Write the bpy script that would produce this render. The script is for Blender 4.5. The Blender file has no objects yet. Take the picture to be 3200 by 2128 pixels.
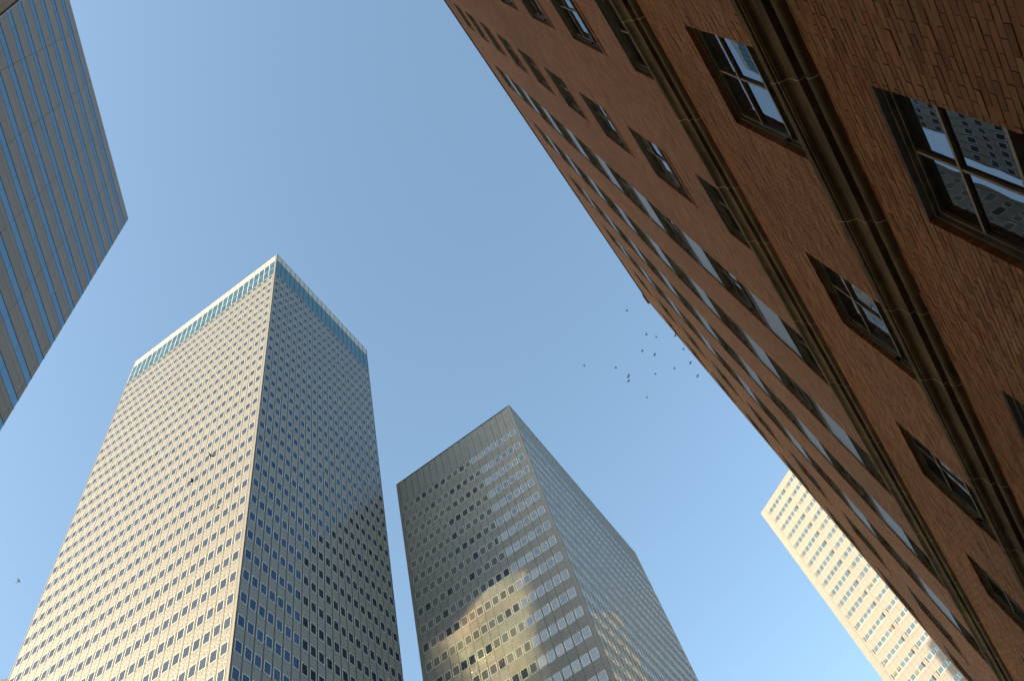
import bpy, math, random
import numpy as np
from mathutils import Matrix, Vector

# ------------------------------------------------------------------ camera, sky, sun, exposure
random.seed(7)
RNG = np.random.default_rng(11)
scene = bpy.context.scene
COL = scene.collection
EYE = 1.6                                     # eye height above the pavement
PW, PH, FPX = 3200.0, 2128.0, 2674.3
YAW, PITCH, ROLL = 0.2250515, 1.0641503, -0.4234619


def cam_rot():
    c, s = math.cos, math.sin
    rz = np.array([[c(YAW), -s(YAW), 0], [s(YAW), c(YAW), 0], [0, 0, 1]])
    a = math.pi / 2 + PITCH
    rx = np.array([[1, 0, 0], [0, c(a), -s(a)], [0, s(a), c(a)]])
    rr = np.array([[c(ROLL), -s(ROLL), 0], [s(ROLL), c(ROLL), 0], [0, 0, 1]])
    return rz @ rx @ rr


RC = cam_rot()
cam_data = bpy.data.cameras.new('camera')
cam_data.sensor_fit = 'HORIZONTAL'
cam_data.sensor_width = 36.0
cam_data.lens = FPX / PW * 36.0
cam_data.clip_start = 0.1
cam_data.clip_end = 6000.0
cam = bpy.data.objects.new('camera', cam_data)
COL.objects.link(cam)
mw = Matrix(RC.tolist()).to_4x4()
mw.translation = (0, 0, EYE)
cam.matrix_world = mw
scene.camera = cam

SUN_AZ = (-0.647, -0.763)
SUN_EL = math.radians(17.7)
SUN_ROT = math.atan2(SUN_AZ[0], SUN_AZ[1])
world = bpy.data.worlds.new('World')
scene.world = world
world.use_nodes = True
nt = world.node_tree
sky = nt.nodes.new('ShaderNodeTexSky')
sky.sky_type = 'NISHITA'
sky.sun_disc = False
sky.sun_elevation = SUN_EL
sky.sun_rotation = SUN_ROT
sky.altitude = 150.0
sky.air_density = 1.0
sky.dust_density = 1.2
sky.ozone_density = 1.0
nt.nodes['Background'].inputs['Strength'].default_value = 0.15
tint = nt.nodes.new('ShaderNodeMix')
tint.data_type = 'RGBA'
tint.blend_type = 'MULTIPLY'
tint.inputs[0].default_value = 1.0
tint.inputs[7].default_value = (0.96, 0.995, 0.91, 1)      # a slightly hazy, less violet blue
nt.links.new(sky.outputs['Color'], tint.inputs[6])
nt.links.new(tint.outputs[2], nt.nodes['Background'].inputs['Color'])

sun_data = bpy.data.lights.new('sun', 'SUN')
sun_data.energy = 3.8
sun_data.angle = math.radians(0.53)
sun_data.color = (1.0, 0.79, 0.52)
sun = bpy.data.objects.new('sun', sun_data)
COL.objects.link(sun)
to_sun = Vector((SUN_AZ[0] * math.cos(SUN_EL), SUN_AZ[1] * math.cos(SUN_EL), math.sin(SUN_EL)))
sun.rotation_euler = (-to_sun).to_track_quat('-Z', 'Y').to_euler()
sun.location = (-120, -140, 260)

scene.view_settings.view_transform = 'Standard'
scene.view_settings.look = 'None'
scene.view_settings.exposure = 1.62
scene.view_settings.gamma = 1.0
scene.view_settings.use_curve_mapping = False
scene.render.engine = 'CYCLES'
scene.cycles.max_bounces = 8
scene.cycles.diffuse_bounces = 4
scene.cycles.glossy_bounces = 5
scene.cycles.caustics_reflective = True
scene.cycles.blur_glossy = 0.0
scene.cycles.sample_clamp_indirect = 0.0
scene.cycles.caustics_refractive = False


# ------------------------------------------------------------------ helpers
def proj(P):
    """Where a point of the place falls in the photograph's frame; used only to choose which repeats show largest."""
    d = RC.T @ (np.asarray(P, float) - np.array([0, 0, EYE]))
    if d[2] > -0.1:
        return None
    return (PW / 2 + FPX * d[0] / -d[2], PH / 2 - FPX * d[1] / -d[2])


def ray(x, y):
    d = RC @ np.array([x - PW / 2, -(y - PH / 2), -FPX])
    return d / np.linalg.norm(d)


def quad_area(pts):
    q = [proj(p) for p in pts]
    if any(v is None for v in q):
        return 0.0
    cx = sum(v[0] for v in q) / len(q)
    cy = sum(v[1] for v in q) / len(q)
    if not (-20 < cx < PW + 20 and -20 < cy < PH + 20):
        return 0.0
    a = 0
    for i in range(len(q)):
        x0, y0 = q[i]
        x1, y1 = q[(i + 1) % len(q)]
        a += x0 * y1 - x1 * y0
    return abs(a) / 2


class MB:
    """Collects faces and links them as one mesh."""

    def __init__(self):
        self.v, self.f, self.m = [], [], []

    def face(self, pts, mat=0):
        n = len(self.v)
        self.v.extend(pts)
        self.f.append(tuple(range(n, n + len(pts))))
        self.m.append(mat)

    def box(self, x0, x1, y0, y1, z0, z1, mat=0, skip=''):
        n = len(self.v)
        self.v.extend([(x0, y0, z0), (x1, y0, z0), (x1, y1, z0), (x0, y1, z0),
                       (x0, y0, z1), (x1, y0, z1), (x1, y1, z1), (x0, y1, z1)])
        fs = {'y-': (0, 1, 5, 4), 'x+': (1, 2, 6, 5), 'y+': (2, 3, 7, 6), 'x-': (3, 0, 4, 7),
              'z+': (4, 5, 6, 7), 'z-': (3, 2, 1, 0)}
        for k, t in fs.items():
            if k in skip.split():
                continue
            self.f.append(tuple(n + i for i in t))
            self.m.append(mat)

    def mesh(self, name, mats):
        me = bpy.data.meshes.new(name)
        me.from_pydata(self.v, [], self.f)
        for m in mats:
            me.materials.append(m)
        if len(mats) > 1:
            me.polygons.foreach_set('material_index', np.array(self.m, dtype=np.int32))
        me.update()
        return me

    def build(self, name, mats, parent=None, mat4=None, kind=None):
        if not isinstance(mats, (list, tuple)):
            mats = [mats]
        return put(name, self.mesh(name, mats), parent, mat4, kind)


def put(name, me, parent=None, mat4=None, kind=None):
    o = bpy.data.objects.new(name, me)
    COL.objects.link(o)
    if parent is not None:
        o.parent = parent
    if mat4 is not None:
        o.matrix_basis = mat4
    if kind:
        o['kind'] = kind
    return o


def thing(name, label, cat, loc=(0, 0, 0), group=None):
    o = bpy.data.objects.new(name, None)
    COL.objects.link(o)
    o.location = loc
    o.empty_display_size = 1.0
    o['label'] = label
    o['category'] = cat
    if group:
        o['group'] = group
    return o


def face_mat(origin, phi):
    """Facade axes: local X runs along the wall, local Y points into the building, local Z is up."""
    m = Matrix.Rotation(phi, 4, 'Z')
    m.translation = origin
    return m


# ------------------------------------------------------------------ materials
MATS = {}


def new_mat(name):
    m = bpy.data.materials.new(name)
    m.use_nodes = True
    b = m.node_tree.nodes['Principled BSDF']
    MATS[name] = m
    return m, m.node_tree, b


def N(t, typ, **kw):
    n = t.nodes.new(typ)
    for k, v in kw.items():
        setattr(n, k, v)
    return n


def mathn(t, op, a, b=None):
    n = N(t, 'ShaderNodeMath', operation=op)
    for i, x in enumerate((a, b)):
        if x is None:
            continue
        if isinstance(x, (int, float)):
            n.inputs[i].default_value = x
        else:
            t.links.new(x, n.inputs[i])
    return n.outputs[0]


def ramp(t, fac, stops, interp='LINEAR'):
    r = N(t, 'ShaderNodeValToRGB')
    r.color_ramp.interpolation = interp
    el = r.color_ramp.elements
    while len(el) < len(stops):
        el.new(0.5)
    for e, (p, c) in zip(el, stops):
        e.position = p
        e.color = (*c, 1)
    t.links.new(fac, r.inputs[0])
    return r.outputs[0]


def noise(t, scale, detail=4, rough=0.6, vec=None):
    n = N(t, 'ShaderNodeTexNoise')
    n.inputs['Scale'].default_value = scale
    n.inputs['Detail'].default_value = detail
    n.inputs['Roughness'].default_value = rough
    if vec is not None:
        t.links.new(vec, n.inputs['Vector'])
    return n.outputs['Fac']


def mixc(t, fac, a, b, blend='MIX'):
    n = N(t, 'ShaderNodeMix', data_type='RGBA', blend_type=blend)
    for i, x in ((0, fac), (6, a), (7, b)):
        s = n.inputs[i]
        if isinstance(x, (int, float)):
            s.default_value = x
        elif isinstance(x, tuple):
            s.default_value = (*x, 1)
        else:
            t.links.new(x, s)
    return n.outputs[2]


def bump(t, b, h, strength=0.3, dist=0.01):
    n = N(t, 'ShaderNodeBump')
    n.inputs['Strength'].default_value = strength
    n.inputs['Distance'].default_value = dist
    t.links.new(h, n.inputs['Height'])
    t.links.new(n.outputs[0], b.inputs['Normal'])


def obj_random(t):
    oi = N(t, 'ShaderNodeObjectInfo')
    ge = N(t, 'ShaderNodeNewGeometry')
    return mathn(t, 'FRACT', mathn(t, 'ADD', oi.outputs['Random'], ge.outputs['Random Per Island']))


def world_pos(t):
    return N(t, 'ShaderNodeNewGeometry').outputs['Position']


def simple(name, col, rough=0.6, metal=0.0, spec=0.5, var=0.12, scale=1.5, stretch=None):
    m, t, b = new_mat(name)
    pos = world_pos(t)
    if stretch:
        mp = N(t, 'ShaderNodeMapping')
        mp.inputs['Scale'].default_value = stretch
        t.links.new(pos, mp.inputs['Vector'])
        pos = mp.outputs[0]
    f = noise(t, scale, 5, 0.62, pos)
    lo = tuple(c * (1 - var) for c in col)
    hi = tuple(min(1, c * (1 + var)) for c in col)
    t.links.new(ramp(t, f, [(0.3, lo), (0.7, hi)]), b.inputs['Base Color'])
    b.inputs['Roughness'].default_value = rough
    b.inputs['Metallic'].default_value = metal
    b.inputs['Specular IOR Level'].default_value = spec
    return m


BRICK_STOPS = [(0.0, (0.37, 0.145, 0.058)), (0.22, (0.48, 0.19, 0.073)), (0.45, (0.54, 0.226, 0.086)),
               (0.66, (0.57, 0.25, 0.096)), (0.82, (0.49, 0.235, 0.094)), (1.0, (0.60, 0.30, 0.122))]


def weather(t, pos, base):
    """Soot and washed patches on old masonry, larger than one brick."""
    f = noise(t, 0.22, 6, 0.6, pos)
    g = noise(t, 14.0, 5, 0.7, pos)
    mp = N(t, 'ShaderNodeMapping')
    mp.inputs['Scale'].default_value = (1.0, 1.1, 13.0)
    t.links.new(pos, mp.inputs['Vector'])
    base = mixc(t, 0.45, base, ramp(t, noise(t, 1.0, 6, 0.75, mp.outputs[0]), [(0.34, (0.5, 0.47, 0.44)), (0.52, (1.0, 1.0, 1.0)), (0.7, (1.3, 1.25, 1.15))]), 'MULTIPLY')
    c = mixc(t, 0.34, base, ramp(t, f, [(0.3, (0.42, 0.40, 0.38)), (0.6, (1.0, 0.98, 0.94))]), 'MULTIPLY')
    return mixc(t, 0.4, c, ramp(t, g, [(0.28, (0.55, 0.53, 0.5)), (0.5, (1, 1, 1))]), 'MULTIPLY')


def make_brick():
    m, t, b = new_mat('fired_brick')
    pos = world_pos(t)
    c = ramp(t, obj_random(t), BRICK_STOPS)
    t.links.new(weather(t, pos, c), b.inputs['Base Color'])
    b.inputs['Roughness'].default_value = 0.85
    b.inputs['Specular IOR Level'].default_value = 0.25
    bump(t, b, noise(t, 60, 4, 0.7, pos), 0.5, 0.004)
    return m


def make_brick_far():
    """Upper storeys, where a brick is smaller than the photograph can show."""
    m, t, b = new_mat('brick_coursing')
    pos = world_pos(t)
    sep = N(t, 'ShaderNodeSeparateXYZ')
    t.links.new(pos, sep.inputs[0])
    u = mathn(t, 'ADD', sep.outputs[0], sep.outputs[1])
    com = N(t, 'ShaderNodeCombineXYZ')
    t.links.new(u, com.inputs[0])
    t.links.new(sep.outputs[2], com.inputs[1])
    br = N(t, 'ShaderNodeTexBrick')
    br.inputs['Scale'].default_value = 1.0
    br.inputs['Mortar Size'].default_value = 0.005
    br.inputs['Mortar Smooth'].default_value = 0.2
    br.inputs['Brick Width'].default_value = 0.213
    br.inputs['Row Height'].default_value = 0.0677
    br.inputs['Color1'].default_value = (0, 0, 0, 1)
    br.inputs['Color2'].default_value = (1, 1, 1, 1)
    br.inputs['Mortar'].default_value = (0.5, 0.5, 0.5, 1)
    t.links.new(com.outputs[0], br.inputs['Vector'])
    c = ramp(t, br.outputs['Color'], BRICK_STOPS)
    c = mixc(t, br.outputs['Fac'], c, (0.10, 0.075, 0.05))
    t.links.new(weather(t, pos, c), b.inputs['Base Color'])
    b.inputs['Roughness'].default_value = 0.85
    b.inputs['Specular IOR Level'].default_value = 0.25
    inv = mathn(t, 'SUBTRACT', 1.0, br.outputs['Fac'])
    bump(t, b, inv, 0.2, 0.006)
    return m


def make_glass(name, tint, spec_ior=1.9, rough=0.015, inner=((0.01, 0.011, 0.012), (0.03, 0.032, 0.035)), blinds=0.0, blind_col=(0.3, 0.31, 0.28), wavy=0.0):
    """A window pane seen from outside: a dark room or a drawn blind behind a mirror-like sheet."""
    m, t, b = new_mat(name)
    r = obj_random(t)
    c = ramp(t, r, [(0.0, inner[0]), (1.0, inner[1])])
    if blinds > 0:
        r2 = mathn(t, 'FRACT', mathn(t, 'MULTIPLY', r, 7.31))
        sel = mathn(t, 'LESS_THAN', r2, blinds)
        r3 = mathn(t, 'FRACT', mathn(t, 'MULTIPLY', r, 23.7))
        bc = mixc(t, r3, tuple(x * 0.7 for x in blind_col), blind_col)
        c = mixc(t, sel, c, bc)
    t.links.new(c, b.inputs['Base Color'])
    b.inputs['Roughness'].default_value = 0.6
    b.inputs['Specular IOR Level'].default_value = 0.0
    gl = N(t, 'ShaderNodeBsdfGlossy')
    gl.inputs['Color'].default_value = (*tint, 1)
    gl.inputs['Roughness'].default_value = rough
    fr = N(t, 'ShaderNodeFresnel')
    fr.inputs['IOR'].default_value = spec_ior
    mix = N(t, 'ShaderNodeMixShader')
    t.links.new(fr.outputs[0], mix.inputs[0])
    t.links.new(b.outputs[0], mix.inputs[1])
    t.links.new(gl.outputs[0], mix.inputs[2])
    t.links.new(mix.outputs[0], t.nodes['Material Output'].inputs['Surface'])
    if wavy > 0:
        bn = N(t, 'ShaderNodeBump')
        bn.inputs['Strength'].default_value = wavy
        bn.inputs['Distance'].default_value = 0.02
        t.links.new(noise(t, 0.9, 2, 0.5, world_pos(t)), bn.inputs['Height'])
        t.links.new(bn.outputs[0], gl.inputs['Normal'])
        t.links.new(bn.outputs[0], fr.inputs['Normal'])
    return m


make_brick()
make_brick_far()
simple('mortar', (0.30, 0.23, 0.11), 0.95, var=0.35, scale=9)
simple('carved_stone', (0.19, 0.12, 0.047), 0.85, var=0.6, scale=3.0, stretch=(1, 0.45, 1.6))
simple('stone_joint', (0.62, 0.48, 0.26), 0.9, var=0.2, scale=8)
simple('bronze_paint', (0.28, 0.24, 0.15), 0.45, var=0.3, scale=5)
simple('bar_paint', (0.36, 0.28, 0.17), 0.5, var=0.25, scale=6)
simple('lintel_paint', (0.34, 0.32, 0.28), 0.7, var=0.3, scale=4)
simple('zinc_sill', (0.24, 0.25, 0.23), 0.45, metal=0.2, var=0.35, scale=4)
simple('insect_screen', (0.018, 0.018, 0.018), 0.8, spec=0.2, var=0.2)
simple('black_iron', (0.015, 0.015, 0.015), 0.5)
make_glass('old_sash_glass', (0.95, 0.97, 1.0), 3.4, 0.004, ((0.012, 0.012, 0.011), (0.04, 0.04, 0.036)), blinds=0.14, blind_col=(0.30, 0.29, 0.25), wavy=0.10)


def make_aggregate():
    m, t, b = new_mat('pale_aggregate')
    pos = world_pos(t)
    f = noise(t, 38, 3, 0.8, pos)
    t.links.new(ramp(t, f, [(0.35, (0.20, 0.205, 0.22)), (0.65, (0.46, 0.47, 0.49))]), b.inputs['Base Color'])
    b.inputs['Roughness'].default_value = 0.38
    b.inputs['Specular IOR Level'].default_value = 0.7
    return m


make_aggregate()

simple('champagne_aluminium', (0.160, 0.156, 0.138), 0.42, metal=0.1, var=0.05, scale=0.5)
simple('bright_aluminium', (0.56, 0.56, 0.53), 0.35, metal=0.3, var=0.04, scale=0.5)
simple('gold_fin', (0.13, 0.10, 0.065), 0.45, metal=0.2, var=0.1, scale=1)  # fins of the sunlit face, lightened to carry the sun in their colour
simple('anodised_fin', (0.07, 0.065, 0.06), 0.45, metal=0.2, var=0.1, scale=1)  # same fins left darker on the shaded face; dark trim too
simple('white_enamel', (0.33, 0.325, 0.30), 0.35, var=0.03, scale=0.6)
make_glass('tower_glass', (0.44, 0.60, 0.86), 1.75, 0.012, ((0.004, 0.006, 0.009), (0.016, 0.02, 0.026)), wavy=0.04)  # shaded face's panes, the shade put into a darker, bluer tint
make_glass('sunny_glass', (0.64, 0.74, 0.82), 1.9, 0.012, ((0.016, 0.02, 0.024), (0.03, 0.035, 0.04)), wavy=0.04)  # same panes on the sunlit face, tint lifted for the brighter sky
make_glass('crown_glass', (0.55, 0.80, 0.90), 2.2, 0.02, ((0.02, 0.05, 0.058), (0.03, 0.075, 0.08)), wavy=0.03)
simple('grey_aluminium', (0.20, 0.193, 0.175), 0.45, metal=0.2, var=0.10, scale=0.5)
simple('grey_fin', (0.10, 0.10, 0.098), 0.5, metal=0.2, var=0.1, scale=1)
make_glass('blind_glass', (0.92, 0.96, 1.0), 2.3, 0.012, ((0.014, 0.015, 0.016), (0.05, 0.053, 0.052)), blinds=0.72, blind_col=(0.115, 0.125, 0.115), wavy=0.04)
simple('cream_precast', (0.172, 0.164, 0.154), 0.75, var=0.05, scale=0.35)
simple('precast_joint', (0.14, 0.115, 0.07), 0.9, var=0.1)
simple('pale_metal', (0.13, 0.133, 0.137), 0.6, metal=0.0, var=0.05)
simple('dark_vent', (0.010, 0.009, 0.008), 0.9, spec=0.02, var=0.2)
make_glass('cream_tower_glass', (0.75, 0.9, 1.0), 1.9, 0.02, ((0.045, 0.07, 0.08), (0.065, 0.09, 0.10)), wavy=0.015)
make_glass('ribbon_glass', (0.60, 0.86, 1.0), 4.2, 0.01, ((0.012, 0.03, 0.06), (0.02, 0.045, 0.09)), wavy=0.05)


def make_granite():
    m, t, b = new_mat('polished_granite')
    pos = world_pos(t)
    r = obj_random(t)
    g = noise(t, 26, 3, 0.8, pos)
    c = ramp(t, g, [(0.3, (0.115, 0.088, 0.062)), (0.7, (0.205, 0.156, 0.108))])
    c = mixc(t, 0.35, c, ramp(t, r, [(0, (0.8, 0.82, 0.86)), (1, (1, 0.97, 0.92))]), 'MULTIPLY')
    t.links.new(c, b.inputs['Base Color'])
    b.inputs['Roughness'].default_value = 0.34
    b.inputs['Specular IOR Level'].default_value = 0.3
    return m


make_granite()
simple('granite_gap', (0.02, 0.02, 0.022), 0.8)
simple('roof_felt', (0.10, 0.10, 0.10), 0.95)
simple('plain_cladding', (0.42, 0.41, 0.39), 0.7, var=0.1, scale=0.2)
mm_, t_, b_ = new_mat('mirror_glass')
b_.inputs['Base Color'].default_value = (0.46, 0.43, 0.33, 1)  # gold tint warms the sunlight thrown by the added reflector
b_.inputs['Metallic'].default_value = 1.0
b_.inputs['Roughness'].default_value = 0.055
simple('low_block_brick', (0.16, 0.12, 0.09), 0.9, var=0.2, scale=0.8)  # colour of the unseen blocks added for shade
simple('asphalt', (0.05, 0.05, 0.052), 0.92, var=0.2, scale=3)
simple('paving', (0.30, 0.285, 0.26), 0.9, var=0.15, scale=2)
simple('street_paving', (0.14, 0.13, 0.12), 0.9, var=0.2, scale=2)
simple('road_paint', (0.78, 0.77, 0.72), 0.7, var=0.08, scale=6)

# ------------------------------------------------------------------ ground
g = MB()
g.face([(-3000, -3000, -0.15), (3000, -3000, -0.15), (3000, 3000, -0.15), (-3000, 3000, -0.15)])
o = g.build('ground', MATS['paving'], kind='structure')
g = MB()
g.face([(-6.9, -400, -0.146), (-1.61, -400, -0.146), (-1.61, 400, -0.146), (-6.9, 400, -0.146)])
o = g.build('road', MATS['asphalt'], kind='structure')
g = MB()
g.box(-1.6, 2.58, -60, 60, -0.149, 0.0)
o = g.build('pavement', MATS['street_paving'], kind='structure')
g = MB()
for k in range(16):
    g.face([(-4.3, -58 + 7.5 * k, -0.142), (-4.15, -58 + 7.5 * k, -0.142), (-4.15, -55 + 7.5 * k, -0.146), (-4.3, -55 + 7.5 * k, -0.142)])
o = g.build('road_markings', MATS['road_paint'], kind='structure')


# ================================================================== brick building
D = 2.6
YEND = 29.45                                  # far corner
YNEAR = -40.0
ZROOF = EYE + 18.35 * D
COLS = list(range(-2, 8))
ROWS = list(range(0, 11))
WINW, WINH = 0.53 * D, 0.845 * D


def win_y(k):
    return (1.243 + 1.343 * k) * D


def head_z(r):
    return EYE + (2.297 + 1.445 * r) * D


COURSE = 0.0677
Z_C2 = (EYE + 2.60 * D, EYE + 2.765 * D)      # lower string course, bottom and top
Z_C1 = (EYE + 4.285 * D, EYE + 4.46 * D)      # upper string course
brick_root = thing('brick_building', 'red brown brick building with sash windows and two stone string courses', 'building', (D, 0, 0))
FB = face_mat((0, 0, 0), -math.pi / 2)        # local X runs towards -y of the place


def bl(y):                                    # place y -> facade x
    return -y


# openings: list of (y0, y1, z0, z1)
openings = []
for k in COLS:
    y0, y1 = win_y(k), win_y(k) + WINW
    if 2 <= k <= 5:
        for r in (0, 1):
            openings.append((y0, y1, head_z(r) - WINH, head_z(r)))
        openings.append((y0, y1, head_z(2) - WINH, head_z(10)))
    else:
        for r in ROWS:
            openings.append((y0, y1, head_z(r) - WINH, head_z(r)))

REV = 0.26
ysplit = sorted({YNEAR, YEND} | {o_[0] for o_ in openings} | {o_[1] for o_ in openings})
zsplit = sorted({-0.15, ZROOF, Z_C1[0] + 0.1} | {o_[2] for o_ in openings} | {o_[3] for o_ in openings})
wall = MB()
BACK = 0.005                                  # mortar bed lies this far behind the brick faces
for i in range(len(ysplit) - 1):
    ym = (ysplit[i] + ysplit[i + 1]) / 2
    for j in range(len(zsplit) - 1):
        zm = (zsplit[j] + zsplit[j + 1]) / 2
        if any(a < ym < b_ and c < zm < d for a, b_, c, d in openings):
            continue
        upper = zm > Z_C1[0] + 0.1
        w = BACK
        wall.face([(bl(ysplit[i + 1]), w, zsplit[j]), (bl(ysplit[i]), w, zsplit[j]), (bl(ysplit[i]), w, zsplit[j + 1]), (bl(ysplit[i + 1]), w, zsplit[j + 1])], 1 if upper else 0)
for a, b_, c, d in openings:
    mi = 1 if c > Z_C1[0] - 0.5 else 0
    ins = 0.0 if mi else 0.012
    wall.face([(bl(a) + ins, BACK, c), (bl(a) + ins, REV, c), (bl(a) + ins, REV, d), (bl(a) + ins, BACK, d)], mi)
    wall.face([(bl(b_) - ins, REV, c), (bl(b_) - ins, BACK, c), (bl(b_) - ins, BACK, d), (bl(b_) - ins, REV, d)], mi)
    wall.face([(bl(b_), BACK, d), (bl(a), BACK, d), (bl(a), REV, d), (bl(b_), REV, d)], mi)
    wall.face([(bl(a), BACK, c), (bl(b_), BACK, c), (bl(b_), REV, c), (bl(a), REV, c)], mi)
wall.build('wall', [MATS['mortar'], MATS['brick_coursing']], brick_root, FB)
# the other sides of the building
side = MB()
side.face([(bl(YEND), BACK, -0.15), (bl(YEND), BACK, ZROOF), (bl(YEND), 26, ZROOF), (bl(YEND), 26, -0.15)])
side.face([(bl(YNEAR), BACK, -0.15), (bl(YNEAR), 26, -0.15), (bl(YNEAR), 26, ZROOF), (bl(YNEAR), BACK, ZROOF)])
side.face([(bl(YEND), 26, -0.15), (bl(YEND), 26, ZROOF), (bl(YNEAR), 26, ZROOF), (bl(YNEAR), 26, -0.15)])
side.build('side_wall', MATS['brick_coursing'], brick_root, FB)
rf = MB()
rf.box(bl(YEND) + 0.02, bl(YNEAR) - 0.02, 0.3, 25.9, ZROOF - 0.6, ZROOF - 0.5)
rf.build('roof', MATS['roof_felt'], brick_root, FB)
cop = MB()
cop.box(bl(YEND) - 0.05, bl(YNEAR) + 0.05, -0.05, 0.35, ZROOF, ZROOF + 0.14)
cop.build('coping', MATS['carved_stone'], brick_root, FB)
cap = MB()
cap.box(bl(YEND) - 0.10, bl(YEND) + 0.62, -0.10, 0.42, ZROOF + 0.143, ZROOF + 0.36)
cap.build('corner_cap', MATS['carved_stone'], brick_root, FB)

# laid bricks up to the upper string course
bricks = []                                   # (y0, y1, z0, z1)
zc = 2.30
row = 0
while zc < Z_C1[0] + 0.12:
    z0, z1 = zc, zc + COURSE - 0.0095
    zm = (z0 + z1) / 2
    if not (Z_C2[0] + 0.02 < z0 and z1 < Z_C2[1] - 0.02):
        cuts = sorted((a, b_) for a, b_, c, d in openings if c < zm < d)
        runs, cur = [], -1.5
        for a, b_ in cuts:
            if b_ < -1.5:
                continue
            if a > cur:
                runs.append((cur, a))
            cur = max(cur, b_)
        runs.append((cur, YEND))
        for a, b_ in runs:
            off = (0.1065 if row % 2 else 0.0)
            p = math.floor((a - off) / 0.213) * 0.213 + off
            while p < b_:
                q0, q1 = max(p, a), min(p + 0.2035, b_)
                if q1 - q0 > 0.035:
                    bricks.append((q0, q1, z0, z1))
                p += 0.213
    zc += COURSE
    row += 1
areas = []
for i, (y0, y1, z0, z1) in enumerate(bricks):
    if y1 - y0 > 0.2 and y0 < 8.0:
        areas.append((quad_area([(D, y0, z0), (D, y1, z0), (D, y1, z1), (D, y0, z1)]), i))
areas.sort(reverse=True)
single = {i for a, i in areas[:300]}


def brick_verts(w, h, jit):
    x = w / 2
    return [(-x, 0 + jit[0], 0 + jit[4]), (x, 0 + jit[1], 0 + jit[5]), (x, 0 + jit[2], h + jit[6]), (-x, 0 + jit[3], h + jit[7]),
            (-x, 0.1, 0), (x, 0.1, 0), (x, 0.1, h), (-x, 0.1, h)]


BF = [(0, 1, 2, 3), (1, 5, 6, 2), (4, 0, 3, 7), (3, 2, 6, 7), (4, 5, 1, 0)]
variants = []
for q in range(6):
    me = bpy.data.meshes.new('brick')
    jit = RNG.normal(0, 0.0012, 8)
    me.from_pydata(brick_verts(0.2035, COURSE - 0.0095, jit), [], BF)
    me.materials.append(MATS['fired_brick'])
    variants.append(me)
bv, bf = [], []
for i, (y0, y1, z0, z1) in enumerate(bricks):
    off = float(RNG.normal(0, 0.0016))
    if i in single:
        m = FB @ Matrix.Translation((bl((y0 + y1) / 2), off, z0))
        put('brick', variants[i % 6], brick_root, m)
        continue
    n = len(bv)
    jit = RNG.normal(0, 0.0012, 8)
    cx = bl((y0 + y1) / 2)
    bv.extend([(x + cx, y + off, z + z0) for x, y, z in brick_verts(y1 - y0, z1 - z0, jit)])
    bf.extend([tuple(n + a for a in f_) for f_ in BF])
me = bpy.data.meshes.new('laid_bricks')
me.from_pydata(bv, [], bf)
me.materials.append(MATS['fired_brick'])
put('laid_bricks', me, brick_root, FB, 'stuff')

# windows -----------------------------------------------------------
GW = 0.115                                    # glass lies this far behind the brick face


RAIL1, RAIL2 = WINH - 0.60, WINH - 1.31        # meeting rail and the foot of the glazed part
ROWZ = ((RAIL1 + 0.012, WINH - 0.088), (RAIL2 + 0.014, RAIL1 - 0.012))


def sash_window(k, r, share):
    """frame > pane (four), lower_sash, lintel, latch"""
    m = FB @ Matrix.Translation((bl(win_y(k) + WINW), 0, head_z(r) - WINH))
    fo = put('window', share['frame'], brick_root, m)
    hw = WINW / 2
    for row in (0, 1):
        za, zb_ = ROWZ[row]
        for px in (0.066, hw + 0.006):
            rx, rz = RNG.normal(0, 0.006, 2)
            mm = Matrix.Translation((px + (hw - 0.072) / 2, share['gw'], (za + zb_) / 2)) @ Matrix.Rotation(rx, 4, 'X') @ Matrix.Rotation(rz, 4, 'Z')
            put('pane', share['pane%d' % row], fo, mm)
    put('lower_sash', share['lower'], fo)
    put('lintel', share['lintel'], fo)
    put('latch', share['latch'], fo)
    return fo


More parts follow.
